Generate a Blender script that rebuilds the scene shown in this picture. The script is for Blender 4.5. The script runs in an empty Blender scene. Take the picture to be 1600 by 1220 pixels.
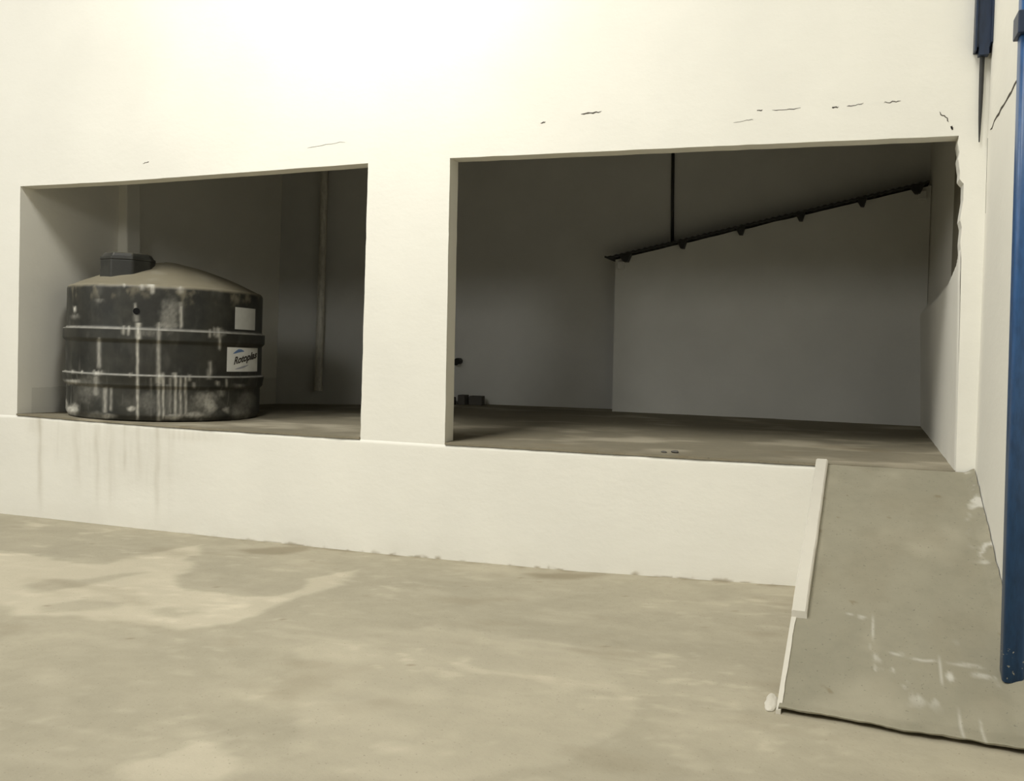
import bpy, bmesh, math, random
from mathutils import Vector, Matrix, noise
from mathutils.geometry import tessellate_polygon

random.seed(7)
scn = bpy.context.scene
COL = scn.collection

# ------------------------------------------------------------------ helpers
def lerp(a, b, t): return a + (b - a) * t
def sstep(a, b, x):
    t = max(0.0, min(1.0, (x - a) / (b - a))); return t * t * (3 - 2 * t)
def interp(pts, x):
    if x <= pts[0][0]: return pts[0][1]
    for (x0, y0), (x1, y1) in zip(pts, pts[1:]):
        if x <= x1: return lerp(y0, y1, (x - x0) / (x1 - x0))
    return pts[-1][1]
def n3(x, y, z=0.0): return noise.noise(Vector((x, y, z)))
def fbm(x, y, z=0.0, o=4):
    s = 0; a = 1; f = 1; t = 0
    for _ in range(o):
        s += a * n3(x * f, y * f, z + 11.3 * f); t += a; a *= .5; f *= 2.03
    return s / t

def obj(name, bm, mats, parent=None, smooth=False):
    me = bpy.data.meshes.new(name)
    bm.normal_update()
    bm.to_mesh(me); bm.free()
    if not isinstance(mats, (list, tuple)): mats = [mats]
    for m in mats: me.materials.append(m)
    if smooth:
        for p in me.polygons: p.use_smooth = True
    o = bpy.data.objects.new(name, me); COL.objects.link(o)
    if parent is not None: o.parent = parent
    return o
def tag(o, label, cat, group=None):
    o['label'] = label; o['category'] = cat
    if group: o['group'] = group
    return o
def struct(o, label=None):
    o['kind'] = 'structure'
    if label: o['label'] = label; o['category'] = o.name.split('_')[0]
    return o
def empty(name, loc, label, cat, group=None):
    o = bpy.data.objects.new(name, None); COL.objects.link(o)
    o.location = loc; o.empty_display_size = .2
    return tag(o, label, cat, group)

def box(bm, x0, x1, y0, y1, z0, z1, mi=0, bev=0.0):
    r = bmesh.ops.create_cube(bm, size=1.0)
    vs = r['verts']
    for v in vs:
        v.co = Vector((lerp(x0, x1, v.co.x + .5), lerp(y0, y1, v.co.y + .5), lerp(z0, z1, v.co.z + .5)))
    fs = list({f for v in vs for f in v.link_faces})
    for f in fs: f.material_index = mi
    if bev:
        es = list({e for v in vs for e in v.link_edges})
        bmesh.ops.bevel(bm, geom=es, offset=bev, segments=2, affect='EDGES', profile=.6)
def tube(bm, pts, rads, seg=14, caps=True, mi=0):
    rings = []
    for i, p in enumerate(pts):
        p = Vector(p)
        a = Vector(pts[max(0, i - 1)]); b = Vector(pts[min(len(pts) - 1, i + 1)])
        d = (b - a).normalized()
        u = d.orthogonal().normalized() if abs(d.z) < .99 else Vector((1, 0, 0))
        u = (u - d * u.dot(d)).normalized(); w = d.cross(u)
        r = rads[i] if isinstance(rads, (list, tuple)) else rads
        rings.append([bm.verts.new(p + (u * math.cos(2 * math.pi * k / seg) + w * math.sin(2 * math.pi * k / seg)) * r) for k in range(seg)])
    for a, b in zip(rings, rings[1:]):
        for k in range(seg):
            f = bm.faces.new((a[k], a[(k + 1) % seg], b[(k + 1) % seg], b[k])); f.material_index = mi; f.smooth = True
    if caps:
        bm.faces.new(list(reversed(rings[0]))); bm.faces.new(rings[-1])
def sliver(bm, pts, w, y0, y1, mi, axis='y'):
    """a ragged crack along a polyline in the XZ (axis y) or YZ (axis x) plane"""
    n = len(pts); L = []; R = []
    for i, (a, b) in enumerate(pts):
        a0, b0 = pts[max(0, i - 1)]; a1, b1 = pts[min(n - 1, i + 1)]
        d = Vector((a1 - a0, b1 - b0)).normalized(); nn = Vector((-d.y, d.x))
        ww = w * (.25 if i in (0, n - 1) else random.uniform(.6, 1.2)) * .5
        L.append((a + nn.x * ww, b + nn.y * ww)); R.append((a - nn.x * ww, b - nn.y * ww))
    def P(q, d): return Vector((q[0], d, q[1])) if axis == 'y' else Vector((d, q[0], q[1]))
    lf = [bm.verts.new(P(q, y0)) for q in L]; rf = [bm.verts.new(P(q, y0)) for q in R]
    lb = [bm.verts.new(P(q, y1)) for q in L]; rb = [bm.verts.new(P(q, y1)) for q in R]
    for i in range(n - 1):
        for q in ((lf[i], lf[i + 1], rf[i + 1], rf[i]), (lf[i], lb[i], lb[i + 1], lf[i + 1]), (rf[i], rf[i + 1], rb[i + 1], rb[i])):
            f = bm.faces.new(q); f.material_index = mi
def crackline(p0, p1, n=9, j=.012):
    out = []
    for i in range(n + 1):
        t = i / n
        out.append((lerp(p0[0], p1[0], t) + random.uniform(-j, j), lerp(p0[1], p1[1], t) + random.uniform(-j, j)))
    return out

# ------------------------------------------------------------------ materials
def mat(name, rough=.9, spec=.2):
    m = bpy.data.materials.new(name); m.use_nodes = True
    nt = m.node_tree; b = nt.nodes['Principled BSDF']
    b.inputs['Roughness'].default_value = rough
    b.inputs['Specular IOR Level'].default_value = spec
    return m, nt, b
def N(nt, t, **kw):
    n = nt.nodes.new(t)
    for k, v in kw.items():
        if k in n.inputs.keys(): n.inputs[k].default_value = v
        else: setattr(n, k, v)
    return n
def L(nt, a, b): nt.links.new(a, b)
def noise_tex(nt, vec, scale, detail=6, rough=.55, dist=0):
    n = N(nt, 'ShaderNodeTexNoise'); n.inputs['Scale'].default_value = scale
    n.inputs['Detail'].default_value = detail; n.inputs['Roughness'].default_value = rough
    n.inputs['Distortion'].default_value = dist
    if vec is not None: L(nt, vec, n.inputs['Vector'])
    return n.outputs['Fac']
def ramp(nt, fac, stops):
    r = N(nt, 'ShaderNodeValToRGB'); cr = r.color_ramp
    while len(cr.elements) < len(stops): cr.elements.new(.5)
    for e, (p, c) in zip(cr.elements, stops):
        e.position = p; e.color = (c, c, c, 1) if isinstance(c, (int, float)) else (*c, 1)
    L(nt, fac, r.inputs['Fac']); return r.outputs['Color']
def mix(nt, fac, a, b, mode='MIX'):
    m = N(nt, 'ShaderNodeMix', data_type='RGBA', blend_type=mode)
    if isinstance(fac, (int, float)): m.inputs[0].default_value = fac
    else: L(nt, fac, m.inputs[0])
    for s, v in ((6, a), (7, b)):
        if isinstance(v, tuple): m.inputs[s].default_value = (*v, 1)
        else: L(nt, v, m.inputs[s])
    return m.outputs[2]
def math_(nt, op, a, b=None, c=None, clamp=False):
    m = N(nt, 'ShaderNodeMath', operation=op); m.use_clamp = clamp
    for i, v in enumerate((a, b, c)):
        if v is None: continue
        if isinstance(v, (int, float)): m.inputs[i].default_value = v
        else: L(nt, v, m.inputs[i])
    return m.outputs[0]
def objco(nt): return N(nt, 'ShaderNodeTexCoord').outputs['Object']
def mapping(nt, vec, scale):
    m = N(nt, 'ShaderNodeMapping'); m.inputs['Scale'].default_value = scale
    L(nt, vec, m.inputs['Vector']); return m.outputs['Vector']
def bump(nt, b, h, strength, dist=.02):
    n = N(nt, 'ShaderNodeBump'); n.inputs['Strength'].default_value = strength
    n.inputs['Distance'].default_value = dist
    L(nt, h, n.inputs['Height']); L(nt, n.outputs['Normal'], b.inputs['Normal'])
def attr(nt, name):
    return N(nt, 'ShaderNodeAttribute', attribute_name=name).outputs['Fac']

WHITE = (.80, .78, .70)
def plaster(name, base=WHITE, streaks=False, dirt=.06):
    m, nt, b = mat(name, .82, .25)
    co = objco(nt)
    blot = noise_tex(nt, co, .9, 5)
    c = mix(nt, ramp(nt, blot, [(.35, 0.0), (.7, 1.0)]), tuple(x * (1 - dirt) for x in base), base)
    scuff = noise_tex(nt, mapping(nt, co, (1.5, 1.5, 5)), 2.2, 8, .7)
    c = mix(nt, ramp(nt, scuff, [(.62, 0.0), (.78, .28)]), c, tuple(x * .78 for x in base))
    if streaks:
        st = attr(nt, 'stain')
        c = mix(nt, st, c, (.36, .315, .225))
    L(nt, c, b.inputs['Base Color'])
    fine = noise_tex(nt, co, 26, 5, .6); wide = noise_tex(nt, mapping(nt, co, (1, 1, 1.6)), 5.5, 4)
    h = math_(nt, 'ADD', math_(nt, 'MULTIPLY', fine, .35), wide)
    bump(nt, b, h, .16, .02)
    return m

def concrete(name, c0, c1, dustc=(.62, .56, .43), attrs=True, paint=False):
    m, nt, b = mat(name, .93, .12)
    co = objco(nt)
    a = noise_tex(nt, co, .8, 6, .6, .6)
    g = noise_tex(nt, co, 7, 8, .7)
    c = mix(nt, ramp(nt, a, [(.33, 0.0), (.68, 1.0)]), c0, c1)
    c = mix(nt, ramp(nt, g, [(.3, .22), (.55, 0.0)]), c, tuple(x * .72 for x in c0))
    if attrs:
        c = mix(nt, attr(nt, 'dust'), c, dustc)
        c = mix(nt, attr(nt, 'stain'), c, (.20, .165, .105))
    if paint:
        c = mix(nt, attr(nt, 'paint'), c, (.72, .70, .64))
    sp = noise_tex(nt, co, 60, 2, .5)
    c = mix(nt, ramp(nt, sp, [(.27, .5), (.33, 0.0)]), c, tuple(x * .45 for x in c0))
    L(nt, c, b.inputs['Base Color'])
    h = math_(nt, 'ADD', math_(nt, 'MULTIPLY', noise_tex(nt, co, 45, 5, .65), .3), noise_tex(nt, co, 6, 5))
    bump(nt, b, h, .3, .02)
    return m

M_WALL = plaster('white_plaster_front', streaks=True)
M_WALL2 = plaster('white_plaster', dirt=.05)
M_CRACK, nt, b = mat('crack_dark', 1, 0)
b.inputs['Base Color'].default_value = (.10, .09, .075, 1)
def left_mat():
    m = plaster('white_plaster_damp_foot', dirt=.05); nt = m.node_tree; b = nt.nodes['Principled BSDF']
    old = b.inputs['Base Color'].links[0].from_socket
    co = objco(nt); z = N(nt, 'ShaderNodeSeparateXYZ'); L(nt, co, z.inputs[0])
    lift = math_(nt, 'MULTIPLY_ADD', noise_tex(nt, co, 8, 4), .05, z.outputs[2])
    k = math_(nt, 'MULTIPLY', math_(nt, 'LESS_THAN', lift, 1.40), .28)
    L(nt, mix(nt, k, old, (.38, .37, .31)), b.inputs['Base Color'])
    return m
M_LEFT = left_mat()
M_CURB = plaster('curb_paint', (.60, .57, .49), dirt=.12)
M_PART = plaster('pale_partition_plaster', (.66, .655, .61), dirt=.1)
M_STUBSHADE = concrete('stub_shadow_tone', (.27, .25, .19), (.33, .305, .235), attrs=False)  # darker tone for the painted shadow behind the wall stub
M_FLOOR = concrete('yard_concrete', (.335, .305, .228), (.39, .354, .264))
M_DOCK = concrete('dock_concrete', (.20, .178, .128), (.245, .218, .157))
M_RAMP = concrete('ramp_concrete', (.24, .224, .166), (.285, .264, .196), paint=True)
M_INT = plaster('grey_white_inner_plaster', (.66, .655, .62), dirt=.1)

def metal_paint(name, col, rough=.35):
    m, nt, b = mat(name, rough, .5)
    co = objco(nt)
    nz = noise_tex(nt, mapping(nt, co, (6, 6, 1.5)), 5, 6, .65)
    c = mix(nt, ramp(nt, nz, [(.4, 0.0), (.75, 1.0)]), col, tuple(x * .6 for x in col))
    L(nt, c, b.inputs['Base Color']); bump(nt, b, nz, .08, .01)
    return m
M_BLUE = metal_paint('blue_enamel', (.030, .095, .24), .38)
def post_mat():
    m, nt, b = mat('blue_enamel_post', .38, .5); co = objco(nt)
    nz = noise_tex(nt, mapping(nt, co, (6, 6, 1.5)), 5, 6, .65)
    c = mix(nt, ramp(nt, nz, [(.4, 0.0), (.75, 1.0)]), (.030, .095, .24), (.018, .055, .14))
    z = N(nt, 'ShaderNodeSeparateXYZ'); L(nt, co, z.inputs[0])
    near = math_(nt, 'LESS_THAN', z.outputs[2], .36)
    chips = ramp(nt, noise_tex(nt, co, 42, 2, .5), [(.66, 0.0), (.69, 1.0)])
    c = mix(nt, math_(nt, 'MULTIPLY', near, chips), c, (.62, .61, .56))
    L(nt, c, b.inputs['Base Color']); bump(nt, b, nz, .08, .01)
    return m
M_POST = post_mat()
M_NAVY = metal_paint('navy_enamel', (.012, .026, .06), .45)
M_DARKSTEEL = metal_paint('dark_steel', (.025, .025, .022), .6)
M_PVC = metal_paint('pale_pipe', (.62, .60, .52), .5)
M_BLOCK = concrete('dark_block', (.10, .095, .085), (.14, .13, .115), attrs=False)

def tank_mat(name):
    m, nt, b = mat(name, .5, .4)
    co = objco(nt)
    base = mix(nt, ramp(nt, noise_tex(nt, co, 3, 7, .65), [(.4, 0.0), (.75, 1.0)]), (.012, .0125, .0105), (.035, .036, .03))
    st = attr(nt, 'grime')
    c = mix(nt, attr(nt, 'dust'), base, (.25, .222, .155))
    c = mix(nt, st, c, (.58, .56, .49))
    L(nt, c, b.inputs['Base Color'])
    L(nt, math_(nt, 'MULTIPLY_ADD', st, .4, .5, clamp=True), b.inputs['Roughness'])
    bump(nt, b, noise_tex(nt, co, 14, 4), .08, .01)
    return m
M_TANK = tank_mat('black_polyethylene')
def flat(name, col, rough=.7):
    m, nt, b = mat(name, rough, .3)
    nz = noise_tex(nt, objco(nt), 9, 5)
    L(nt, mix(nt, ramp(nt, nz, [(.4, 0.0), (.8, 1.0)]), col, tuple(x * .85 for x in col)), b.inputs['Base Color'])
    return m
M_PAPER = flat('label_white', (.66, .66, .62))
M_PAPER2 = flat('label_faded', (.50, .50, .46))
M_INK = flat('label_ink', (.06, .055, .045))
M_INKBLUE = flat('label_blue', (.12, .20, .36))
M_INKGREY = flat('label_grey', (.33, .34, .37))
M_HOLE = flat('hole_black', (.004, .004, .004), 1)

def set_attr(o, name, fn):
    a = o.data.attributes.new(name, 'FLOAT', 'POINT')
    a.data.foreach_set('value', [fn(v.co) for v in o.data.vertices])

# ------------------------------------------------------------------ camera
Cc = Vector((1.514, -7.772, 1.888))
yaw, pitch, roll = -0.336552868, 0.043316261, -0.017062564
fw = Vector((math.sin(yaw) * math.cos(pitch), math.cos(yaw) * math.cos(pitch), -math.sin(pitch)))
rt = Vector((math.cos(yaw), -math.sin(yaw), 0)); dn = fw.cross(rt)
r2 = rt * math.cos(roll) + dn * math.sin(roll); d2 = -rt * math.sin(roll) + dn * math.cos(roll)
cam = bpy.data.cameras.new('camera'); co_ = bpy.data.objects.new('camera', cam); COL.objects.link(co_)
mw = Matrix.Identity(4)
for i in range(3):
    mw[i][0] = r2[i]; mw[i][1] = -d2[i]; mw[i][2] = -fw[i]; mw[i][3] = Cc[i]
co_.matrix_world = mw
cam.sensor_width = 36; cam.lens = 36 * 1470.4 / 1600
cam.shift_x = -3 / 1600; cam.shift_y = -1 / 1600
cam.clip_end = 200
scn.camera = co_

# ------------------------------------------------------------------ key measures (metres; front wall face y=0, yard z=0)
XW = 2.465            # right wall, yard side
TH = .19              # front wall thickness
SILL = [(-6.87, 1.105), (-4.6, 1.058), (-2.71, 1.046), (-1.86, 1.038), (.45, 1.031), (2.5, 1.028)]
BACKZ = [(-7.0, .965), (-5.4, 1.005), (-3.6, 1.085), (-1.5, 1.085), (.6, 1.07), (2.5, 1.045)]
YB = 4.9              # back wall of the dock room
YP = 4.5              # front of the low partition
def dockz(x, y): return lerp(interp(SILL, x), interp(BACKZ, x), max(0, min(1, y / YB)))
def floorz(x, y):
    e = interp([(-7.2, .004), (-4.5, -.018), (-2.5, -.03), (-.6, -.014), (1.24, .04), (1.6, .04)], x)
    return e * sstep(-1.6, 0, y) + .006 * fbm(x * .9, y * .9)

# ------------------------------------------------------------------ yard floor with drifts of pale dust
def poly_sd(px, py, poly):
    d = 1e9; ins = False; n = len(poly)
    for i in range(n):
        x0, y0 = poly[i]; x1, y1 = poly[(i + 1) % n]
        ex, ey = x1 - x0, y1 - y0
        t = max(0, min(1, ((px - x0) * ex + (py - y0) * ey) / (ex * ex + ey * ey)))
        d = min(d, math.hypot(px - x0 - t * ex, py - y0 - t * ey))
        if (y0 > py) != (y1 > py) and px < (x1 - x0) * (py - y0) / (y1 - y0) + x0: ins = not ins
    return -d if ins else d
# backproject a picture point onto the yard (used once, for where the drifts of dust lie)
def yard(u, v, z=0.0):
    d = r2 * ((u - 803) / 1470.4) + d2 * ((v - 609) / 1470.4) + fw
    t = (z - Cc.z) / d.z
    p = Cc + d * t
    return (p.x, p.y)
DUST = [([(-7.6, -1.6), (-5.9, -1.45)] + [yard(*q) for q in ((150, 880), (230, 862), (320, 845), (300, 868), (322, 888), (292, 902), (300, 925), (345, 932), (430, 930), (500, 905), (565, 885), (560, 900), (480, 935), (380, 965), (290, 985), (190, 975), (90, 962), (12, 958))], .42),
        ([yard(*q) for q in ((200, 1190), (290, 1150), (330, 1165), (420, 1195), (330, 1230), (200, 1230))], .4),
        ([yard(*q) for q in ((440, 1010), (700, 980), (900, 1010), (1000, 1080), (900, 1190), (560, 1230), (480, 1140))], .16)]
HOLES = [[yard(*q) for q in ((60, 942), (130, 935), (205, 940), (190, 948), (110, 955), (62, 953))],
         [yard(*q) for q in ((232, 955), (270, 952), (305, 956), (290, 961), (245, 961))],
         [yard(*q) for q in ((42, 915), (60, 906), (150, 900), (240, 896), (60, 925))],
         [yard(*q) for q in ((110, 868), (145, 866), (150, 874), (112, 876))]]
STAIN = [([yard(*q) for q in ((375, 856), (430, 851), (490, 848), (480, 856), (440, 863), (390, 862))], .55, .06),
         ([yard(*q) for q in ((825, 893), (880, 892), (950, 896), (900, 903), (840, 900))], .6, .07)]
def dust_fn(c):
    x, y = c.x, c.y
    wx, wy = x + .30 * fbm(x * 1.8, y * 1.8, 3), y + .22 * fbm(x * 2.2, y * 2.2, 9)
    v = 0
    for poly, k in DUST:
        s = poly_sd(wx, wy, poly)
        v = max(v, k * (1 - sstep(-.06, .03, s)))
    for h in HOLES:
        s = poly_sd(wx, wy, h); v *= lerp(.25, 1, sstep(-.04, .06, s))
    n = fbm(x * 1.6, y * 3.0, 20)
    v += .16 * sstep(.0, .45, n)
    n2 = fbm(x * .8 + y * .5, y * 1.3 - x * .2, 33)
    v += .09 * sstep(.05, .4, n2)
    v += .22 * sstep(.1, .4, fbm(x * 4.5 + 3 * n3(x, y), y * 8, 90)) * (.4 + sstep(-.1, .3, n2))
    return max(0, min(1, v))
def stain_fn(c):
    x, y = c.x, c.y; v = 0
    for poly, k, soft in STAIN:
        s = poly_sd(x + .05 * fbm(x * 4, y * 4), y + .03 * fbm(x * 5, y * 5, 5), poly)
        v = max(v, k * (1 - sstep(-soft, soft, s)))
    # grime in the joint along the wall foot
    e = sstep(-.10 - .06 * fbm(x * 3, 1.7), -.005, y) * sstep(-6, -3.2, x + fbm(x, 4))
    v = max(v, .75 * e * sstep(-.15, .3, fbm(x * 7, y * 3, 2)))
    v = max(v, .26 * sstep(.12, .5, fbm(x * 1.3, y * 2.1, 51)))
    v = max(v, .6 * sstep(.55, .62, fbm(x * 16, y * 16, 71, 2)))
    return v
def spaced(a, b, n): return [lerp(a, b, i / n) for i in range(n + 1)]
bm = bmesh.new()
xs = spaced(-15.0, -9.0, 40) + spaced(-9.0, XW, 300)[1:]; ys = [-12, -10, -8.5] + spaced(-7.2, -3.0, 90) + spaced(-3.0, -.0, 110)[1:] + [.06]
vv = [[bm.verts.new((x, y, floorz(x, y))) for x in xs] for y in ys]
for j in range(len(ys) - 1):
    for i in range(len(xs) - 1):
        bm.faces.new((vv[j][i], vv[j][i + 1], vv[j + 1][i + 1], vv[j + 1][i]))
fl = obj('floor', bm, M_FLOOR, smooth=True)
set_attr(fl, 'dust', dust_fn); set_attr(fl, 'stain', stain_fn)
struct(fl)

# ------------------------------------------------------------------ front wall with two openings
def wob(p, q, n, a=.006):
    """points from p towards q (q left out), gently uneven like trowelled plaster"""
    out = []
    for i in range(n):
        t = i / n
        k = 0 if i == 0 else a
        out.append((lerp(p[0], q[0], t) + k * n3(i * 1.7, p[0] * 3.1, 5), lerp(p[1], q[1], t) + k * n3(i * 1.9, p[1] * 2.3, 8)))
    return out
TOPL = [(-6.80, 3.526), (-5.46, 3.524), (-4.60, 3.537), (-2.66, 3.568)]
TOPR = [(-1.845, 3.573), (.39, 3.553), (2.27, 3.531)]
DROP = .022
def chain(pts, n, a=.005):
    o = []
    for p, q in zip(pts, pts[1:]): o += wob(p, q, n, a)
    return o
holeL = chain([(-6.865, 1.105 - DROP)] + [(-4.6, 1.058 - DROP), (-2.712, 1.046 - DROP)], 14, .003)
holeL += chain([(-2.712, 1.046 - DROP), (-2.70, 1.62), (-2.677, 2.721), (-2.66, 3.568)], 10, .006)
holeL += chain(list(reversed(TOPL)), 10, .003) + chain([(-6.80, 3.526), (-6.865, 1.105 - DROP)], 12, .004)
ragged = [(2.335, 1.028 - DROP), (2.33, 1.6), (2.325, 2.2), (2.318, 2.62), (2.308, 2.734), (2.314, 2.85), (2.30, 2.905), (2.318, 3.06), (2.316, 3.175), (2.287, 3.21), (2.287, 3.27), (2.272, 3.36), (2.279, 3.41), (2.266, 3.475), (2.27, 3.531)]
holeR = chain([(-1.857, 1.038 - DROP), (.45, 1.031 - DROP), (2.335, 1.028 - DROP)], 16, .003)
holeR += chain(ragged, 3, .008) + chain(list(reversed(TOPR)), 16, .004) + chain([TOPR[0], (-1.85, 2.7), (-1.857, 1.038 - DROP)], 9, .006)
outer = [(-15.0, -.12), (XW, -.12), (XW, 7.0), (-15.0, 7.0)]
bm = bmesh.new()
loops = [outer, holeL, holeR]
flatp = [p for l in loops for p in l]
tris = tessellate_polygon([[Vector((p[0], p[1], 0)) for p in l] for l in loops])
vf = [bm.verts.new((x, 0, z)) for x, z in flatp]; vb = [bm.verts.new((x, TH, z)) for x, z in flatp]
for t in tris:
    a, b_, c = (vf[i] for i in t)
    nrm = (b_.co - a.co).cross(c.co - a.co)
    try:
        bm.faces.new((a, b_, c) if nrm.y < 0 else (a, c, b_))
        a, b_, c = (vb[i] for i in t)
        bm.faces.new((a, c, b_) if nrm.y < 0 else (a, b_, c))
    except ValueError: pass
o0 = 0
for li, l in enumerate(loops):
    n = len(l)
    for i in range(n):
        j = (i + 1) % n
        f = bm.faces.new((vf[o0 + i], vf[o0 + j], vb[o0 + j], vb[o0 + i]))
    o0 += n
bmesh.ops.recalc_face_normals(bm, faces=bm.faces)
# hairline cracks in the plaster above the openings
for p, q, w in (((-.645, 3.885), (-.47, 3.888), .012), ((-1.0, 3.83), (-.96, 3.835), .010), ((.80, 3.815), (.84, 3.812), .008), ((.92, 3.812), (1.13, 3.810), .005),
                ((1.37, 3.80), (1.41, 3.80), .011), ((1.48, 3.805), (1.60, 3.815), .006), ((1.74, 3.812), (1.86, 3.812), .006), ((2.13, 3.72), (2.20, 3.64), .007), ((2.215, 3.60), (2.225, 3.58), .013),
                ((-2.9, 3.775), (-3.3, 3.745), .0025), ((-5.2, 3.69), (-5.12, 3.70), .006), ((.62, 3.73), (.78, 3.745), .003)):
    sliver(bm, crackline(p, q, 8, .006), w, -.0015, .002, 1)
# chips of bare cement on the broken edge by the right wall, small scabs
wall = obj('wall_front', bm, [M_WALL, M_CRACK])
struct(wall)
# streaks of dirty water down the plaster: below the left opening, on a thin plaster skin of its own mesh grid
def streak(x, z):
    zt = interp(SILL, x)
    v = 0
    for cx, w, ln, k in ((-6.55, .035, 1.0, .42), (-6.62, .10, .22, .22), (-6.30, .02, .5, .12), (-6.05, .05, .8, .20), (-5.78, .03, .9, .26), (-5.6, .05, .95, .18), (-5.42, .02, .5, .30), (-5.25, .025, .6, .22), (-5.02, .03, 1.0, .30), (-4.86, .04, .9, .10), (-6.2, .5, .5, .10), (-5.3, .6, .7, .14), (-4.6, .4, .15, .20)):
        dx = abs(x + .02 * n3(z * 3, cx) - cx) / w
        if dx > 2.5: continue
        d = zt - z
        v += k * math.exp(-dx * dx) * (1 - sstep(ln * .7, ln * 1.15, d)) * (.65 + .5 * n3(x * 30, z * 4))
    # splash of dirt at the wall foot
    v += .10 * (1 - sstep(.0, .25, z)) * max(0, .6 + fbm(x * 3, z * 3))
    zf = z - floorz(x, 0)
    v = max(v, .95 * (1 - sstep(.0, .018 + .10 * max(0, fbm(x * 8, 2)), zf)) * sstep(-.10, .2, fbm(x * 6, 6)) * sstep(-5.5, -3.0, x + fbm(x * 2, 9)))
    return max(0, min(.92, v))
bm = bmesh.new()
xs = spaced(-14.9, -7.5, 60) + spaced(-7.5, XW - .01, 640)[1:]
vv = [[None] * len(xs) for _ in range(65)]
for j in range(65):
    for i, x in enumerate(xs):
        zt = interp(SILL, x) - DROP
        z = lerp(-.06, zt, (j / 64) ** 1.9)
        vv[j][i] = bm.verts.new((x, (-.0022 + .0012 * fbm(x * 1.5, z * 1.5)) * (1 if j < 64 else .08), z))
for j in range(64):
    for i in range(len(xs) - 1):
        bm.faces.new((vv[j][i], vv[j][i + 1], vv[j + 1][i + 1], vv[j + 1][i]))
# turn the upper edge back into the wall
for i in range(len(xs) - 1):
    a, b_ = vv[64][i], vv[64][i + 1]
    c = bm.verts.new((b_.co.x, .01, b_.co.z)); d = bm.verts.new((a.co.x, .01, a.co.z))
    bm.faces.new((a, b_, c, d))
skin = obj('wall_dock', bm, M_WALL, smooth=True)
set_attr(skin, 'stain', lambda c: streak(c.x, c.z))
struct(skin)

# ------------------------------------------------------------------ dock floor (topping laid over the wall head in both openings)
bm = bmesh.new()
xs = sorted(set(spaced(-7.2, -6.862, 4) + spaced(-6.862, -2.716, 120) + spaced(-2.716, -1.852, 24) + spaced(-1.852, 2.33, 130) + spaced(2.33, 2.6, 6)))
ys = [0.0, TH + .004] + spaced(TH + .004, YB + .05, 110)[1:]
def used(x0, x1, y1):
    m = (x0 + x1) / 2
    if y1 > TH + .01: return True
    return -6.862 < m < -2.716 or -1.852 < m < 2.33
def edge(x): return -.011 + .007 * fbm(x * 6, 2.0)
top = {}; 
def V(i, j):
    if (i, j) not in top:
        x, y = xs[i], ys[j]
        top[(i, j)] = bm.verts.new((x, edge(x) if j == 0 else y, dockz(x, y) + .004 * fbm(x * 1.5, y * 1.5)))
    return top[(i, j)]
for j in range(len(ys) - 1):
    for i in range(len(xs) - 1):
        if used(xs[i], xs[i + 1], ys[j + 1]):
            bm.faces.new((V(i, j), V(i + 1, j), V(i + 1, j + 1), V(i, j + 1)))
bd = [e for e in bm.edges if e.is_boundary]
r = bmesh.ops.extrude_edge_only(bm, edges=bd)
for v in [g for g in r['geom'] if isinstance(g, bmesh.types.BMVert)]: v.co.z -= DROP + .03 if v.co.y > .1 else DROP - .002
bmesh.ops.recalc_face_normals(bm, faces=bm.faces)
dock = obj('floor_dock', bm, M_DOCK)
set_attr(dock, 'dust', lambda c: .35 * sstep(.0, .4, fbm(c.x * 1.2, c.y * 2)))
set_attr(dock, 'stain', lambda c: max(.5 * sstep(.2, .5, fbm(c.x * 1.1, c.y * 1.9, 40)), .45 * (1 - sstep(.0, .05, c.y)) * sstep(.1, .4, fbm(c.x * 5, 3))))
struct(dock)

# ------------------------------------------------------------------ dock room: left, back, inner right wall, ceiling
bm = bmesh.new(); box(bm, -7.15, -6.88, TH, YB + .2, .85, 5.6)
for v in bm.verts:
    if v.co.x > -7: v.co.x = lerp(-6.878, -6.745, (v.co.z - .85) / 4.75)
struct(obj('wall_left', bm, M_LEFT))
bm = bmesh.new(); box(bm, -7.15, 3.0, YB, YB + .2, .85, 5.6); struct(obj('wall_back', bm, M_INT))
bm = bmesh.new(); box(bm, -9.0, 3.0, TH + .001, YB + .2, 5.45, 5.6); struct(obj('ceiling', bm, M_DARKSTEEL))
# pilaster on the left wall
bm = bmesh.new(); box(bm, -6.86, -6.68, 1.44, 1.68, dockz(-6.8, 1.5) - .03, 5.46, bev=.02); struct(obj('pillar', bm, M_WALL2))
# inner right wall: thick plaster below, thinner wall above
def innerx(y, z):
    top_ = interp([(.0, 2.78), (.25, 2.68), (.9, 2.58), (2.0, 2.52), (4.6, 2.46)], y)
    face = lerp(interp([(1.03, 2.329), (2.7, 2.302)], z), interp([(1.03, 2.405), (2.45, 2.36)], z), y / 4.6) + .012 * (1 - sstep(0, .05, y)) + .008 * fbm(y * 1.7, z * 1.7)
    k = sstep(top_ - .10, top_ + .06, z + .012 * fbm(y * 3, z * 2))
    upper = interp([(0, 2.43), (4.9, 2.44)], y)
    return lerp(face, upper, k)
bm = bmesh.new()
ys = [.004, .015, .03, .05] + spaced(.1, .6, 10) + spaced(.6, 1.9, 16)[1:] + spaced(1.9, YB, 30)[1:]; zs = spaced(.95, 2.2, 14) + spaced(2.2, 3.0, 36)[1:] + spaced(3.0, 5.46, 12)[1:]
vv = [[bm.verts.new((innerx(y, z) if z < 2.74 or y > TH else max(innerx(y, z), 2.36), y, z)) for y in ys] for z in zs]
wv = [[bm.verts.new((2.75, y, z)) for y in (ys[0], ys[-1])] for z in (zs[0], zs[-1])]
for j in range(len(zs) - 1):
    for i in range(len(ys) - 1):
        bm.faces.new((vv[j][i], vv[j + 1][i], vv[j + 1][i + 1], vv[j][i + 1]))
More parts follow.
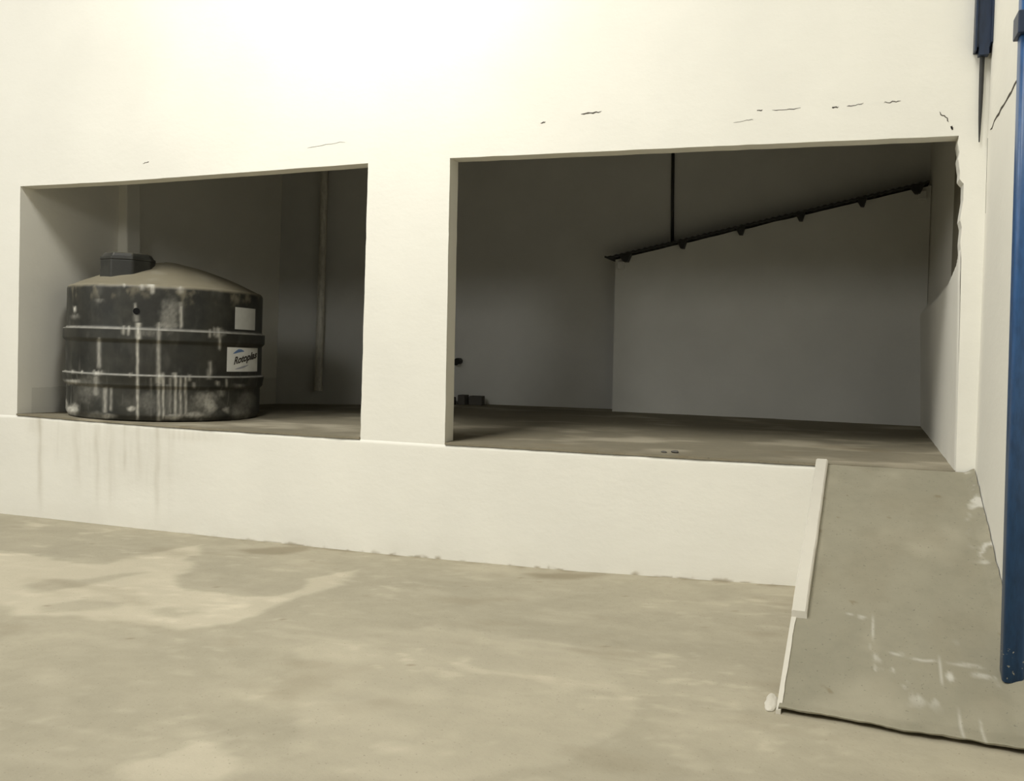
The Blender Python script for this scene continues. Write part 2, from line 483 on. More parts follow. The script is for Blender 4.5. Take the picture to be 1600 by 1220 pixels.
bm.faces.new((wv[0][0], wv[0][1], wv[1][1], wv[1][0]))
bmesh.ops.recalc_face_normals(bm, faces=bm.faces)
for f in bm.faces:
    if f.calc_center_median().x < 2.6 and f.normal.x > 0: f.normal_flip()
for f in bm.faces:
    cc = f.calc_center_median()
    if cc.z > interp([(.0, 2.76), (.9, 2.62), (2, 2.56)], cc.y) and cc.y < 1.9: f.material_index = 1  # upper strip by the opening: the stub's shadow, painted in as a darker material
struct(obj('wall_inner', bm, [M_WALL2, M_STUBSHADE], smooth=True))

# right wall of the yard, with a crack running to the corner
bm = bmesh.new(); box(bm, XW, XW + .22, -6.5, .0, -.12, 7.0); box(bm, XW, XW + .22, .0, TH + .02, -.12, 7.0)
bmesh.ops.remove_doubles(bm, verts=bm.verts, dist=1e-5)
sliver(bm, crackline((-.12, 3.53), (-1.75, 3.62), 16, .012), .02, XW - .002, XW + .002, 1, 'x')
sliver(bm, crackline((-.01, 3.50), (-.04, 2.95), 8, .004), .006, XW - .002, XW + .002, 1, 'x')
struct(obj('wall_right', bm, [M_WALL2, M_CRACK]))

# ------------------------------------------------------------------ low partition room at the back right with its sheet roof
def rooftop(x): return interp([(-1.42, 3.10), (2.43, 3.93)], x)
bm = bmesh.new()
xs = spaced(-1.385, 2.432, 60)
def zlow(x): return dockz(x, YP) - .03
for yy in (YP, YP + .12):
    pass
A = [bm.verts.new((x, YP, zlow(x))) for x in xs]; B = [bm.verts.new((x, YP, rooftop(x) - .012 + .012 * n3(x * 4, 1))) for x in xs]
A2 = [bm.verts.new((x, YB - .001, zlow(x))) for x in xs]; B2 = [bm.verts.new((x, YB - .001, rooftop(x) - .012)) for x in xs]
n = len(xs)
for i in range(n - 1):
    bm.faces.new((A[i], A[i + 1], B[i + 1], B[i])); bm.faces.new((A2[i + 1], A2[i], B2[i], B2[i + 1]))
    bm.faces.new((B[i], B[i + 1], B2[i + 1], B2[i])); bm.faces.new((A[i + 1], A[i], A2[i], A2[i + 1]))
bm.faces.new((A2[0], A[0], B[0], B2[0])); bm.faces.new((A[-1], A2[-1], B2[-1], B[-1]))
bmesh.ops.recalc_face_normals(bm, faces=bm.faces)
struct(obj('wall_partition', bm, M_PART))
roof = empty('sheet_roof', (.5, YP, rooftop(.5)), 'dark sloping sheet metal roof edge on top of the pale partition wall', 'roof')
def rel(o, root): o.location = -Vector(root.location); return o
bm = bmesh.new()   # corrugated sheet, edge towards the yard
xs = spaced(-1.50, 2.40, 200)
prof = []
for y in (YP - .14, YB - .01):
    prof.append(([bm.verts.new((x, y, rooftop(x) + .030 + .005 * math.sin(x * 2 * math.pi / .076))) for x in xs], [bm.verts.new((x, y, rooftop(x) + .004 + .005 * math.sin(x * 2 * math.pi / .076))) for x in xs]))
(t0, b0), (t1, b1) = prof
for i in range(len(xs) - 1):
    bm.faces.new((t0[i], t0[i + 1], t1[i + 1], t1[i])); bm.faces.new((b0[i + 1], b0[i], b1[i], b1[i + 1])); bm.faces.new((b0[i], b0[i + 1], t0[i + 1], t0[i]))
bm.faces.new((t0[0], t1[0], b1[0], b0[0])); bm.faces.new((t0[-1], b0[-1], b1[-1], t1[-1]))
bmesh.ops.recalc_face_normals(bm, faces=bm.faces)
rel(obj('metal_sheet', bm, M_DARKSTEEL, roof), roof)
for k, x in enumerate((-1.24, -.50, .23, .95, 1.66, 2.27)):
    bm = bmesh.new(); h = .085 if 0 < k < 5 else .085; w = .062 if 0 < k < 5 else .085
    z = rooftop(x)
    # tapered purlin end: wide under the sheet, narrow below
    pr = [(x - w, z + .012), (x + w, z + .022), (x + w * .45, z - h), (x - w * .2, z - h * .95)]
    a = [bm.verts.new((px, YP - .11, pz)) for px, pz in pr]; c = [bm.verts.new((px, YP + .10, pz)) for px, pz in pr]
    bm.faces.new(a); bm.faces.new(list(reversed(c)))
    for i in range(4): bm.faces.new((a[i], c[i], c[(i + 1) % 4], a[(i + 1) % 4]))
    bmesh.ops.recalc_face_normals(bm, faces=bm.faces)
    rel(obj('purlin', bm, M_DARKSTEEL, roof), roof)
# little wall plate under each end of the roof
for x in (-1.30, 2.335):
    bm = bmesh.new(); box(bm, x - .045, x + .045, YP - .05, YP + .01, rooftop(x) - .16, rooftop(x) - .06, bev=.006)
    rel(obj('wall_plate', bm, M_INT, roof), roof)

# ------------------------------------------------------------------ pipes on the back wall
bm = bmesh.new(); tube(bm, [(-5.955, YB - .10, 5.45), (-6.0, YB - .10, 3.2), (-6.055, YB - .10, 1.23)], .058, 18, caps=False)
tube(bm, [(-6.055, YB - .10, 1.20), (-6.052, YB - .10, 1.32)], .066, 18, caps=False)
dp = empty('drain_pipe', (-6.055, YB - .10, 1.2), 'pale vertical drainpipe ending above the floor, right of the black tank', 'pipe')
rel(obj('pipe', bm, M_PVC, dp), dp)
bm = bmesh.new(); tube(bm, [(-6.055, YB - .10, 1.197), (-6.055, YB - .10, 1.21)], .056, 18)
ph = rel(obj('opening', bm, M_HOLE, dp), dp); ph['label'] = 'dark open mouth'
for z in (2.2, 4.2):
    xc = interp([(1.23, -6.055), (3.2, -6.0), (5.45, -5.955)], z)
    bm = bmesh.new(); tube(bm, [(xc, YB - .10, z - .015), (xc, YB - .10, z + .015)], .063, 18, caps=False); box(bm, xc - .02, xc + .02, YB - .10, YB - .003, z - .015, z + .015)
    rel(obj('clamp', bm, M_PVC, dp), dp)
bm = bmesh.new(); tube(bm, [(-.73, YB - .03, 5.45), (-.715, YB - .03, 4.2), (-.70, YB - .03, 3.27)], .022, 12)
tag(obj('conduit', bm, M_DARKSTEEL), 'thin dark vertical conduit rising behind the sloping sheet roof', 'pipe')
bm = bmesh.new()
tube(bm, [(-3.76, YB, 1.70), (-3.76, YB - .10, 1.70), (-3.76, YB - .16, 1.68)], .045, 14)
tag(obj('pipe_stub', bm, M_DARKSTEEL), 'short dark pipe stub sticking out of the back wall beside the pier', 'pipe')
def block(x, y, w, d, h, rz, label):
    z = dockz(x, y)
    bm = bmesh.new(); box(bm, -w / 2, w / 2, -d / 2, d / 2, 0, h, bev=.008)
    o = obj('concrete_block', bm, M_BLOCK); o.location = (x, y, z + .002); o.rotation_euler.z = rz
    tag(o, label, 'block', 'dark blocks by the back wall'); return o
block(-3.80, 4.62, .16, .14, .11, .1, 'dark block on the dock floor nearest the central pier, partly hidden')
block(-3.59, 4.64, .11, .14, .14, -.1, 'middle dark block on the dock floor by the back wall')
block(-3.39, 4.66, .19, .14, .13, .05, 'dark block by the back wall, farthest right of three')

# ------------------------------------------------------------------ ramp
def rampz(y): return 1.028 + .3745 * y
def rleft(y): return 1.345 + .037 * y
def rend(x): return -2.70 - .115 * (x - 1.24) + .05 * fbm(x * 2.6, 7) + .012 * fbm(x * 16, 3)
rp = empty('concrete_ramp', (1.85, -1.4, 0), 'worn grey concrete ramp climbing to the dock along the right wall', 'ramp')
bm = bmesh.new(); NX, NY = 90, 150
grid = [[None] * (NX + 1) for _ in range(NY + 1)]
for j in range(NY + 1):
    for i in range(NX + 1):
        s = i / NX; t = j / NY
        y = lerp(-.014, rend(lerp(1.24, XW, s)), t)
        x = lerp(rleft(y), XW - .006, s)
        z = rampz(y) + .009 * fbm(x * 1.6, y * 1.6) + .003 * fbm(x * 9, y * 9)
        if s > .9 : z += .03 * sstep(.93, 1, s + .03 * fbm(y * 7, 8)) * (1 + 1.2 * fbm(y * 9, 3))
        z = max(z, .036 + .012 * fbm(x * 6, 2))
        grid[j][i] = bm.verts.new((x, y, z))
for j in range(NY):
    for i in range(NX):
        bm.faces.new((grid[j][i], grid[j + 1][i], grid[j + 1][i + 1], grid[j][i + 1]))
def skirt(line, back=0):
    if back:
        line2 = [bm.verts.new((v.co.x, v.co.y + .004, v.co.z - .009 - .005 * n3(v.co.x * 9, 1))) for v in line]
        for i in range(len(line) - 1): bm.faces.new((line[i], line[i + 1], line2[i + 1], line2[i]))
        line = line2
    low = [bm.verts.new((v.co.x, v.co.y + back, -.06 if not back else v.co.z + .004)) for v in line]
    for i in range(len(line) - 1): bm.faces.new((line[i], line[i + 1], low[i + 1], low[i]))
    return low
s1 = skirt([grid[j][0] for j in range(NY + 1)]); s2 = skirt(grid[NY], .16)
bmesh.ops.recalc_face_normals(bm, faces=bm.faces)
slab = rel(obj('ramp_slab', bm, M_RAMP, rp, smooth=False), rp)
for p in slab.data.polygons: p.use_smooth = abs(p.normal.z) > .5
def rpaint(c):
    x, y = c.x, c.y; v = 0
    m = sstep(1.55, 1.75, x) * sstep(-2.60, -2.40, y) * (1 - sstep(-2.15, -1.95, y))
    v = m * .45 * sstep(.26, .46, fbm(x * 9, y * 5, 60))
    for cx, cy, lx, ly in ((1.66, -1.86, .03, .02), (1.72, -1.95, .006, .14), (1.60, -1.84, .03, .01), (2.12, -2.66, .008, .16), (2.22, -2.70, .008, .15), (1.85, -2.15, .05, .012), (1.98, -2.18, .08, .012), (2.06, -2.25, .006, .14), (2.2, -2.18, .10, .015), (2.26, -2.25, .06, .025)):
        d = math.hypot((x - cx) / lx, (y - cy) / ly) + .5 * fbm(x * 30, y * 30)
        v = max(v, .30 * (1 - sstep(.3, 1.2, d)))
    if x > 2.30 and y > -1.2: v = max(v, .5 * sstep(.1, .4, fbm(x * 8, y * 8, 3)) * sstep(2.3, 2.42, x))
    return v
set_attr(slab, 'paint', rpaint)
set_attr(slab, 'dust', lambda c: .14 * sstep(.05, .4, fbm(c.x * 1.7, c.y * 1.7, 12)))
set_attr(slab, 'stain', lambda c: max(.14 * sstep(.1, .45, fbm(c.x * 2.1, c.y * 1.5, 77)), .7 * sstep(.52, .6, fbm(c.x * 13, c.y * 13, 71, 2))))
# white painted curb along the upper left edge of the ramp
bm = bmesh.new(); NC = 60; rows = []
for j in range(NC + 1):
    t = j / NC; y = lerp(-.012, -1.93, t); yy = y
    x0 = rleft(yy) - .012 + .004 * fbm(y * 5, 1); w = .088 + .006 * fbm(y * 4, 9)
    z = rampz(yy) + .045 + .006 * fbm(y * 3, 4)
    zb = rampz(yy) - .012
    lo = -.05 if y < -.01 else zb
    rows.append([bm.verts.new(q) for q in ((x0, y, lo), (x0, y, z - .008), (x0 + .008, y, z), (x0 + w - .01, y, z), (x0 + w, y, z - .01), (x0 + w + .004, y, zb))])
for a, c in zip(rows, rows[1:]):
    for k in range(5): bm.faces.new((a[k], a[k + 1], c[k + 1], c[k]))
bm.faces.new(rows[0]); bm.faces.new(list(reversed(rows[-1])))
bmesh.ops.recalc_face_normals(bm, faces=bm.faces)
cb = rel(obj('curb', bm, M_CURB, rp), rp); cb['label'] = 'white painted curb'
# narrow painted edge below the curb down to the ramp foot
bm = bmesh.new(); rows = []
for j in range(41):
    y = lerp(-1.93, rend(1.24) - .01, j / 40)
    x0 = rleft(y) - .012; w = .026 + .008 * fbm(y * 7, 3); z = max(rampz(y), .02) + .006
    rows.append([bm.verts.new(q) for q in ((x0, y, -.05), (x0, y, z - .003), (x0 + w, y, z), (x0 + w, y, z - .03))])
for a, c in zip(rows, rows[1:]):
    for k in range(3): bm.faces.new((a[k], a[k + 1], c[k + 1], c[k]))
bm.faces.new(rows[0]); bm.faces.new(list(reversed(rows[-1])))
bmesh.ops.recalc_face_normals(bm, faces=bm.faces)
pe = rel(obj('painted_edge', bm, M_CURB, rp), rp); pe['label'] = 'narrow white painted edge'
# lump of plaster spilt at the foot of the edge
bm = bmesh.new(); bmesh.ops.create_icosphere(bm, subdivisions=4, radius=1)
for v in bm.verts:
    d = 1 + .35 * fbm(v.co.x * 2, v.co.y * 2, v.co.z)
    v.co = Vector((1.20 + v.co.x * .035 * d, -2.58 + v.co.y * .13 * d, .004 + max(-.3, v.co.z) * .018 * d))
pl = rel(obj('plaster_splash', bm, M_CURB, rp, smooth=True), rp); pl['label'] = 'white splash of plaster'

# ------------------------------------------------------------------ blue steel post, right edge
post = empty('steel_post', (2.41, -2.25, rampz(-2.25)), 'blue painted steel post standing on the ramp by the right wall', 'post')
bm = bmesh.new()
zb, zt = rampz(-2.3) - .02, 4.3
def px(z): return lerp(2.352, 2.325, (z - .2) / 2.77)
for z0, z1 in ((zb, zt),):
    bx = bmesh.ops.create_cube(bm, size=1)['verts']
    for v in bx:
        z = lerp(z0, z1, v.co.z + .5)
        v.co = Vector((px(z) + (v.co.x + .5) * .105, lerp(-2.30, -2.18, v.co.y + .5), z if v.co.z > 0 else rampz(lerp(-2.30, -2.18, v.co.y + .5)) + .012))
es = [e for e in bm.edges if abs((e.verts[0].co - e.verts[1].co).z) > 1]
bmesh.ops.bevel(bm, geom=es, offset=.022, segments=4, affect='EDGES', profile=.5)
for f in bm.faces: f.smooth = True
shaft = rel(obj('shaft', bm, M_POST, post), post)
for f in shaft.data.polygons: f.use_smooth = abs(f.normal.z) < .5
bm = bmesh.new(); box(bm, 2.30, 2.455, -2.33, -2.17, 3.545, 3.66, bev=.006)
rel(obj('bracket', bm, M_NAVY, post), post)
# ------------------------------------------------------------------ blue steel channel in the corner above, with a thin dark rod below it
bm = bmesh.new()
x0, x1, ya, yb = 2.345, 2.462, -.11, -.003; t = .012; zc = 4.12
box(bm, x0, x0 + t, ya, yb, zc, 7.0); box(bm, x0, x1, yb - t, yb, zc + .0, 7.0); box(bm, x1 - t, x1, ya, yb, zc + .05, 7.0)
box(bm, x0 + t, x1 - t, ya + .03, ya + .042, zc + .03, 7.0)
box(bm, x0 + .03, x1 - .02, ya + .02, yb - .01, zc - .03, zc + .05)
tag(obj('steel_channel', bm, M_NAVY), 'dark blue steel channel hanging in the corner above the right opening', 'beam')
bm = bmesh.new(); pts = [(2.405 + .004 * n3(z * 3, 1), -.03, z) for z in spaced(4.115, 3.47, 24)]
tube(bm, pts, [lerp(.017, .004, (i / 24) ** 2.4) for i in range(25)], 8)
tag(obj('thin_rod', bm, M_DARKSTEEL), 'thin dark rod running down the corner below the blue channel', 'rod')

# ------------------------------------------------------------------ water tank
TC = Vector((-5.772, 1.03, 0)); TR = 1.043
bdir = Vector((-.638, .770, 0)).normalized(); rdir = Vector((.770, .638, 0)).normalized()
Z0 = dockz(-5.745, 1.03) + .012
tank = empty('water_tank', (TC.x, TC.y, Z0), 'big round black water tank streaked with white drips in left opening', 'water tank')
# local frame of the tank: phi=0 faces the yard, growing towards the right
def tp(phi, r, z): return -bdir * (r * math.cos(phi)) + rdir * (r * math.sin(phi)) + Vector((0, 0, z - Z0))
RIB1, RIB2 = (1.905, 2.022), (1.432, 1.548)
def rib(z):
    e = 0
    for a, b_ in (RIB1, RIB2):
        e = max(e, .030 * sstep(a - .03, a + .015, z) * (1 - sstep(b_ - .004, b_ + .004, z)))
    return e
ZR = 2.490
prof = []
for z in spaced(Z0, Z0 + .06, 4): prof.append((TR - .025 * (1 - sstep(Z0, Z0 + .06, z)) - .012, z))
for z in spaced(Z0 + .06, 1.40, 26)[1:]: prof.append((TR - .012, z))
for z in spaced(1.40, 1.56, 28)[1:]: prof.append((TR - .012 * (1 - sstep(1.45, 1.55, z)) + rib(z), z))
for z in spaced(1.56, 1.87, 18)[1:]: prof.append((TR, z))
for z in spaced(1.87, 2.03, 28)[1:]: prof.append((TR + rib(z), z))
for z in spaced(2.03, ZR - .05, 26)[1:]: prof.append((TR - .004, z))
for k in range(1, 9):
    a = k / 8 * math.pi / 2
    prof.append((TR - .004 - .05 * (1 - math.cos(a)), ZR - .05 + .05 * math.sin(a)))
SEG = 540
bm = bmesh.new()
# finer around the side seen from the yard
phis = [math.pi * 2 * k / SEG for k in range(SEG)]
rings = []
for r, z in prof: rings.append([bm.verts.new(tp(p, r, z)) for p in phis])
for a, c in zip(rings, rings[1:]):
    for k in range(SEG):
        bm.faces.new((a[k], a[(k + 1) % SEG], c[(k + 1) % SEG], c[k]))
bm.faces.new(list(reversed(rings[0])))
body = obj('tank_body', bm, M_TANK, tank, smooth=True)
# white drips and smears, listed as (across -1..1, top z, bottom z, half width, strength)
def pixel(w):
    d = w - Cc
    return (803 + 1470.4 * d.dot(r2) / d.dot(fw), 609 + 1470.4 * d.dot(d2) / d.dot(fw))
TILT = Matrix.Rotation(math.radians(1.15), 4, bdir)
tank.rotation_euler = TILT.to_euler()
ORG = Vector((TC.x, TC.y, Z0))
TAB = [(pixel(ORG + TILT @ tp(math.radians(a), TR, 1.75))[0], math.radians(a)) for a in range(-80, 81)]
DRIPS = [(215, 510, 655, 2.0, .8), (216, 505, 530, 4, .9), (201, 510, 524, 2.2, .7), (193, 510, 522, 3, .45), (248, 505, 660, 3.2, .55), (255, 583, 655, 2.2, .75), (249, 583, 600, 5, .8), (274, 583, 655, 2.4, .85), (282, 588, 650, 2.2, .7), (290, 588, 648, 2.2, .65), (266, 590, 645, 2.2, .4), (262, 600, 655, 5, .22), (236, 590, 650, 2, .2),
         (283, 478, 512, 2.4, .8), (282, 472, 490, 4, .4), (238, 442, 458, 3.2, .95), (234, 442, 449, 6, .7), (222, 444, 452, 4, .5), (194, 443, 447, 2.2, .7), (282, 448, 458, 5, .5), (335, 512, 525, 2, .5), (341, 512, 528, 5, .6), (343, 515, 546, 2, .65), (328, 515, 527, 2, .6), (328, 565, 590, 2.4, .6), (327, 577, 592, 4, .45),
         (155, 530, 575, 3.0, .5), (155, 528, 540, 2, .5), (152, 580, 586, 8, .8), (150, 588, 618, 5, .45), (164, 605, 645, 3.4, .5), (173, 605, 642, 2.4, .35), (114, 593, 600, 12, .6), (114, 580, 583, 4, .7), (128, 580, 584, 2, .7), (117, 479, 487, 2.4, .95), (117, 492, 497, 6, .3), (211, 473, 492, 2, .45), (213, 492, 503, 4, .4), (155, 468, 471, 6, .35),
         (303, 598, 606, 2.4, .4), (340, 596, 602, 3, .55), (354, 592, 604, 1.8, .5), (374, 600, 606, 8, .25), (204, 583, 588, 3, .6), (272, 583, 592, 4, .6), (296, 585, 595, 3, .45), (355, 636, 645, 4, .5), (345, 610, 620, 6, .3), (282, 612, 650, 3, .5)]
BLOBS = [(112, 640, 14, 12, .95), (101, 630, 6, 12, .6), (205, 638, 8, 5, .8), (326, 632, 16, 20, .75), (320, 625, 28, 16, .4), (306, 648, 26, 7, .6), (272, 651, 20, 6, .75), (352, 640, 6, 4, .6), (375, 645, 20, 16, .28), (265, 490, 18, 30, .32), (262, 508, 22, 6, .45), (170, 650, 14, 5, .5), (140, 605, 26, 28, .18), (385, 625, 18, 18, .2), (232, 520, 20, 10, .2), (250, 630, 60, 22, .16), (345, 520, 10, 8, .3), (230, 625, 16, 20, .18), (300, 640, 70, 20, .16), (150, 650, 30, 8, .2)]
def grime(c):
    v = Vector((c.x, c.y, 0)); r = v.length
    if r < 1e-4: return 0
    s = v.dot(rdir) / TR; f = -v.dot(bdir)
    z = c.z + Z0
    phi = math.atan2(v.dot(rdir), f)
    base = .05 * sstep(.1, .5, fbm(phi * 6, z * 3, 4)) + .16 * sstep(.15, .5, fbm(phi * 22, z * 2.2, 14)) * sstep(1.9, 1.2, z)
    # thin worn line on top of every rib
    for zz in (RIB1[1], RIB2[1]):
        base = max(base, .42 * (1 - sstep(.006, .013, abs(z - zz))) * (.75 + .5 * fbm(phi * 14, zz)))
    if f < -.1: 
        return base * .8
    p, y = pixel(ORG + TILT @ c)
    wobx = 1.6 * n3(phi * 8, z * 9, 2); woby = 2 * n3(phi * 30, z * 10, 7)
    val = base
    for cx, y0, y1, w, k in DRIPS:
        dx = abs(p + wobx * .6 - cx) / w
        if dx > 2.2 or y < y0 - 3 or y > y1 + 5: continue
        e = math.exp(-dx * dx * 1.1) * sstep(y0 - 2, y0 + 1, y + woby) * (1 - sstep(y1 - 3, y1 + 3, y + woby))
        val = max(val, k * e * (.75 + .45 * n3(p * .35, y * .12, 8)))
    for cx, cy, rx, ry, k in BLOBS:
        d = math.hypot((p - cx) / rx, (y - cy) / ry) + .55 * fbm(p * .09, y * .09, cx)
        if d < 1.3: val = max(val, k * (1 - sstep(.25, 1.15, d)) * (.7 + .6 * fbm(p * .25, y * .2, 30)))
    return max(0, min(1, val * 1.15))
set_attr(body, 'grime', grime)
def bdust(c):
    z = c.z + Z0; a = math.atan2(c.y, c.x)
    v = .95 * sstep(ZR - .055 - .03 * fbm(a * 5, 1), ZR - .005, z)
    v = max(v, .5 * sstep(2.25, 2.42, z + .12 * fbm(a * 4, 3)) * sstep(.0, .35, fbm(a * 9, z * 6, 6)))
    v = max(v, .03 + .10 * fbm(a * 4, z * 3, 8))
    return max(0, min(1, v))
set_attr(body, 'dust', bdust)
# dome
RD = TR - .054; HD = .315
def domez(r): 
    u = min(1, r / RD); return ZR + HD * (1 - u) ** 1.0 * (1 + .55 * u) * (1 if u < 1 else 0)
bm = bmesh.new(); rings = []
seg = 128
rr = [RD + .004] + [RD * (1 - k / 30) for k in range(1, 30)]
for r in rr: rings.append([bm.verts.new(tp(2 * math.pi * k / seg, r, domez(r) - (.004 if r > RD else 0) + .004 * n3(k * .2, r * 6))) for k in range(seg)])
for a, c in zip(rings, rings[1:]):
    for k in range(seg): bm.faces.new((a[k], a[(k + 1) % seg], c[(k + 1) % seg], c[k]))
ap = bm.verts.new(tp(0, 0, domez(0) - .004))
for k in range(seg): bm.faces.new((rings[-1][k], rings[-1][(k + 1) % seg], ap))
dome = obj('tank_dome', bm, M_TANK, tank, smooth=True); dome['label'] = 'dust covered brown dome'
set_attr(dome, 'grime', lambda c: .10 * sstep(.1, .4, fbm(c.x * 4, c.y * 4)))
set_attr(dome, 'dust', lambda c: .90 + .12 * fbm(c.x * 3, c.y * 3, 5))
# manhole neck and lid, eight sided with soft edges
def prism(bm, centre, r, z0, z1, sides, rot, bev, taper=1.0):
    a = []; c = []
    for k in range(sides):
        t_ = 2 * math.pi * k / sides + rot
        d = -bdir * math.cos(t_) + rdir * math.sin(t_)
        a.append(bm.verts.new(centre + d * r + Vector((0, 0, z0 - Z0)))); c.append(bm.verts.new(centre + d * r * taper + Vector((0, 0, z1 - Z0))))
    f1 = bm.faces.new(list(reversed(a))); f2 = bm.faces.new(c); es = []
    for k in range(sides):
        f = bm.faces.new((a[k], a[(k + 1) % sides], c[(k + 1) % sides], c[k]))
    if bev:
        bmesh.ops.bevel(bm, geom=[e for e in bm.edges if e.verts[0] in a + c], offset=bev, segments=3, affect='EDGES', profile=.5)
HC = rdir * -.415 + -bdir * .36
ROT = math.radians(11)
bm = bmesh.new(); prism(bm, HC, .286, 2.45, 2.765, 8, ROT, .02, .985)
nk = obj('manhole_neck', bm, M_TANK, tank, smooth=False)
bm = bmesh.new(); prism(bm, HC, .287, 2.755, 2.79, 8, ROT, .008, .985); prism(bm, HC, .272, 2.786, 2.835, 8, ROT, .012, .88)
for v in bm.verts: v.co.z += .0
lid = obj('manhole_lid', bm, M_TANK, tank)
for o in (nk, lid):
    set_attr(o, 'grime', lambda c: .10 * sstep(.1, .4, fbm(c.x * 6, c.y * 6, c.z * 6)))
    set_attr(o, 'dust', lambda c: .02 + .08 * fbm(c.x * 3, c.y * 3, 5) + (.25 if c.z + Z0 > 2.825 else 0))
lid['label'] = 'flat black lid'
# outlet hole and stickers
def patch(name, p0, p1, z0, z1, r, m, nphi=24, parent=tank, th=.004, skew=0):
    bm = bmesh.new(); rings = []
    for rr_ in (r, r + th):
        rings.append([[bm.verts.new(tp(lerp(p0, p1, i / nphi), rr_, z + skew * (i / nphi - .5))) for i in range(nphi + 1)] for z in (z0, z1)])
    (b0_, b1_), (t0_, t1_) = rings
    for i in range(nphi):
        bm.faces.new((t0_[i], t0_[i + 1], t1_[i + 1], t1_[i])); bm.faces.new((b0_[i], b0_[i + 1], t0_[i + 1], t0_[i])); bm.faces.new((t1_[i], t1_[i + 1], b1_[i + 1], b1_[i]))
    for i in (0, nphi): bm.faces.new((b0_[i], t0_[i], t1_[i], b1_[i]) if i == 0 else (b0_[i], b1_[i], t1_[i], t0_[i]))
    return obj(name, bm, m, parent)
def ang(px_): return interp(TAB, px_)
pa, pb = ang(354.5), ang(401.5); za, zb_ = 1.605, 1.868
st = patch('sticker', pa, pb, za, zb_, TR + .001, M_PAPER, skew=-.0); st['label'] = 'white sticker with slanted dark lettering'
p2 = patch('sticker', ang(366), ang(397), 2.066, 2.305, TR - .003, M_PAPER2); p2['label'] = 'blank faded white sticker'
# lettering
cu = bpy.data.curves.new('tmp', 'FONT'); cu.body = 'Rotoplas'; cu.size = .1; cu.shear = .3; cu.offset = .0036
to = bpy.data.objects.new('tmp', cu); COL.objects.link(to)
bpy.context.view_layer.update()
me = bpy.data.meshes.new_from_object(to.evaluated_get(bpy.context.evaluated_depsgraph_get()))
bpy.data.objects.remove(to)
w = max(v.co.x for v in me.vertices); h = max(v.co.y for v in me.vertices)
W = (pb - pa)
bm = bmesh.new(); bm.from_mesh(me)
bmesh.ops.triangulate(bm, faces=bm.faces)
for v in bm.verts:
    u = v.co.x / w; q = v.co.y
    phi = ang(lerp(364.5, 400.6, u))
    z = lerp(1.682, 1.762, u) + q / h * .078
    v.co = tp(phi, TR + .0075, z)
bpy.data.meshes.remove(me)
bmesh.ops.recalc_face_normals(bm, faces=bm.faces)
lt = obj('lettering', bm, M_INK, st)
def swoosh(name, pts, m):
    bm = bmesh.new()
    up = []; lo = []
    for u, z, hh in pts:
        up.append(bm.verts.new(tp(pa + W * u, TR + .0065, z + hh))); lo.append(bm.verts.new(tp(pa + W * u, TR + .0065, z - hh)))
    for i in range(len(pts) - 1): bm.faces.new((lo[i], lo[i + 1], up[i + 1], up[i]))
    return obj(name, bm, m, st)
swoosh('blue_emblem', [(.14, 1.80, .002), (.2, 1.815, .012), (.28, 1.832, .018), (.36, 1.835, .014), (.44, 1.828, .004)], M_INKBLUE)
swoosh('grey_swoosh', [(.2, 1.632, .002), (.3, 1.642, .009), (.42, 1.655, .011), (.52, 1.668, .007), (.6, 1.68, .002)], M_INKGREY)
bm = bmesh.new()
ph0 = ang(211.5); zc = 2.205
cen = tp(ph0, TR - .004, zc); nrm = tp(ph0, 1, 0) - tp(ph0, 0, 0)
u = Vector((0, 0, 1)); w_ = nrm.cross(u)
ringo = [bm.verts.new(cen + nrm * .004 + (u * math.sin(2 * math.pi * k / 20) + w_ * math.cos(2 * math.pi * k / 20)) * .034) for k in range(20)]
ringi = [bm.verts.new(cen - nrm * .01 + (u * math.sin(2 * math.pi * k / 20) + w_ * math.cos(2 * math.pi * k / 20)) * .030) for k in range(20)]
for k in range(20): bm.faces.new((ringo[k], ringo[(k + 1) % 20], ringi[(k + 1) % 20], ringi[k]))
bm.faces.new(ringo)
bmesh.ops.recalc_face_normals(bm, faces=bm.faces)
oh = obj('outlet_hole', bm, M_HOLE, tank); oh['label'] = 'round black outlet hole'

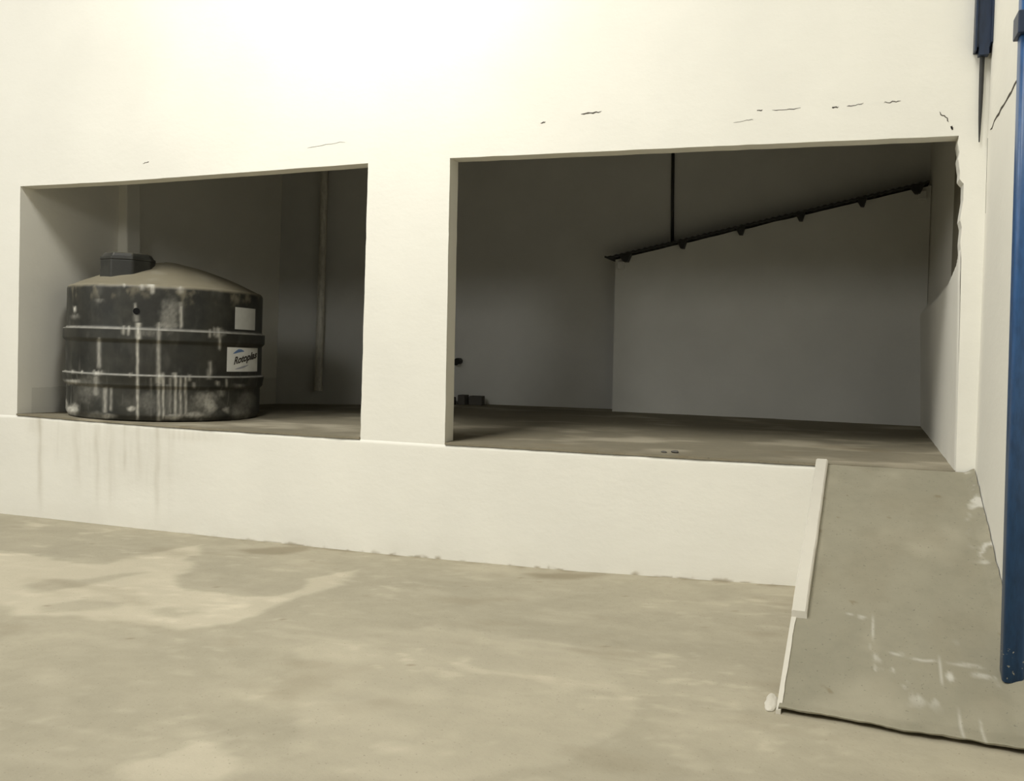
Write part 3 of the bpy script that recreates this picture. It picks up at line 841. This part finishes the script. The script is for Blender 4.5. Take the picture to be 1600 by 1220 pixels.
# ------------------------------------------------------------------ pebbles on the dock edge
for x, y, s in ((.10, .14, .018), (.19, .17, .024)):
    bm = bmesh.new(); bmesh.ops.create_icosphere(bm, subdivisions=2, radius=s)
    for v in bm.verts: v.co *= 1 + .3 * n3(v.co.x * 60, v.co.y * 60, v.co.z * 60); v.co.z *= .5; v.co.x *= 1.5
    o = obj('pebble', bm, M_BLOCK); o.location = (x, y, dockz(x, y) + s * .45)
    tag(o, 'small dark pebble on the dock edge in the middle of the right opening', 'pebble', 'pebbles on the dock edge')

# ------------------------------------------------------------------ light
def area(name, loc, target, sx_, sy_, energy, col, shape='RECTANGLE', spread=180):
    l = bpy.data.lights.new(name, 'AREA'); l.shape = shape; l.size = sx_; l.size_y = sy_; l.energy = energy; l.color = col
    l.spread = math.radians(spread)
    o = bpy.data.objects.new(name, l); COL.objects.link(o); o.location = loc
    o.rotation_euler = (Vector(target) - Vector(loc)).to_track_quat('-Z', 'Y').to_euler()
    return o
WARM = (1, .985, .925)
lp = bpy.data.lights.new('yard_lamp', 'POINT'); lp.energy = 430; lp.color = WARM; lp.shadow_soft_size = .5
lo = bpy.data.objects.new('yard_lamp', lp); COL.objects.link(lo); lo.location = (-2.6, -2.7, 6.3)
sl = bpy.data.lights.new('high_daylight', 'SUN'); sl.energy = 1.98; sl.color = WARM; sl.angle = math.radians(26)
so = bpy.data.objects.new('high_daylight', sl); COL.objects.link(so)
EL, AZ = math.radians(52), math.radians(26)
so.rotation_euler = Vector((math.cos(EL) * math.sin(AZ), math.cos(EL) * math.cos(AZ), -math.sin(EL))).to_track_quat('-Z', 'Y').to_euler()
area('side_fill', (-10, -5.5, 5.5), (2.4, .5, 1.8), 3, 3, 215, WARM)  # unseen fill added on the left to brighten the right wall and its thick foot
area('yard_daylight', (-2.9, -9.0, 5.2), (-1.0, 0, 1.6), 1.6, 1.2, 130, WARM)
w = bpy.data.worlds.new('world'); scn.world = w; w.use_nodes = True
w.node_tree.nodes['Background'].inputs[0].default_value = (1, .965, .88, 1)
w.node_tree.nodes['Background'].inputs[1].default_value = .06

vs = scn.view_settings
vs.view_transform = 'Standard'; vs.look = 'None'; vs.exposure = 0; vs.gamma = 1; vs.use_curve_mapping = False
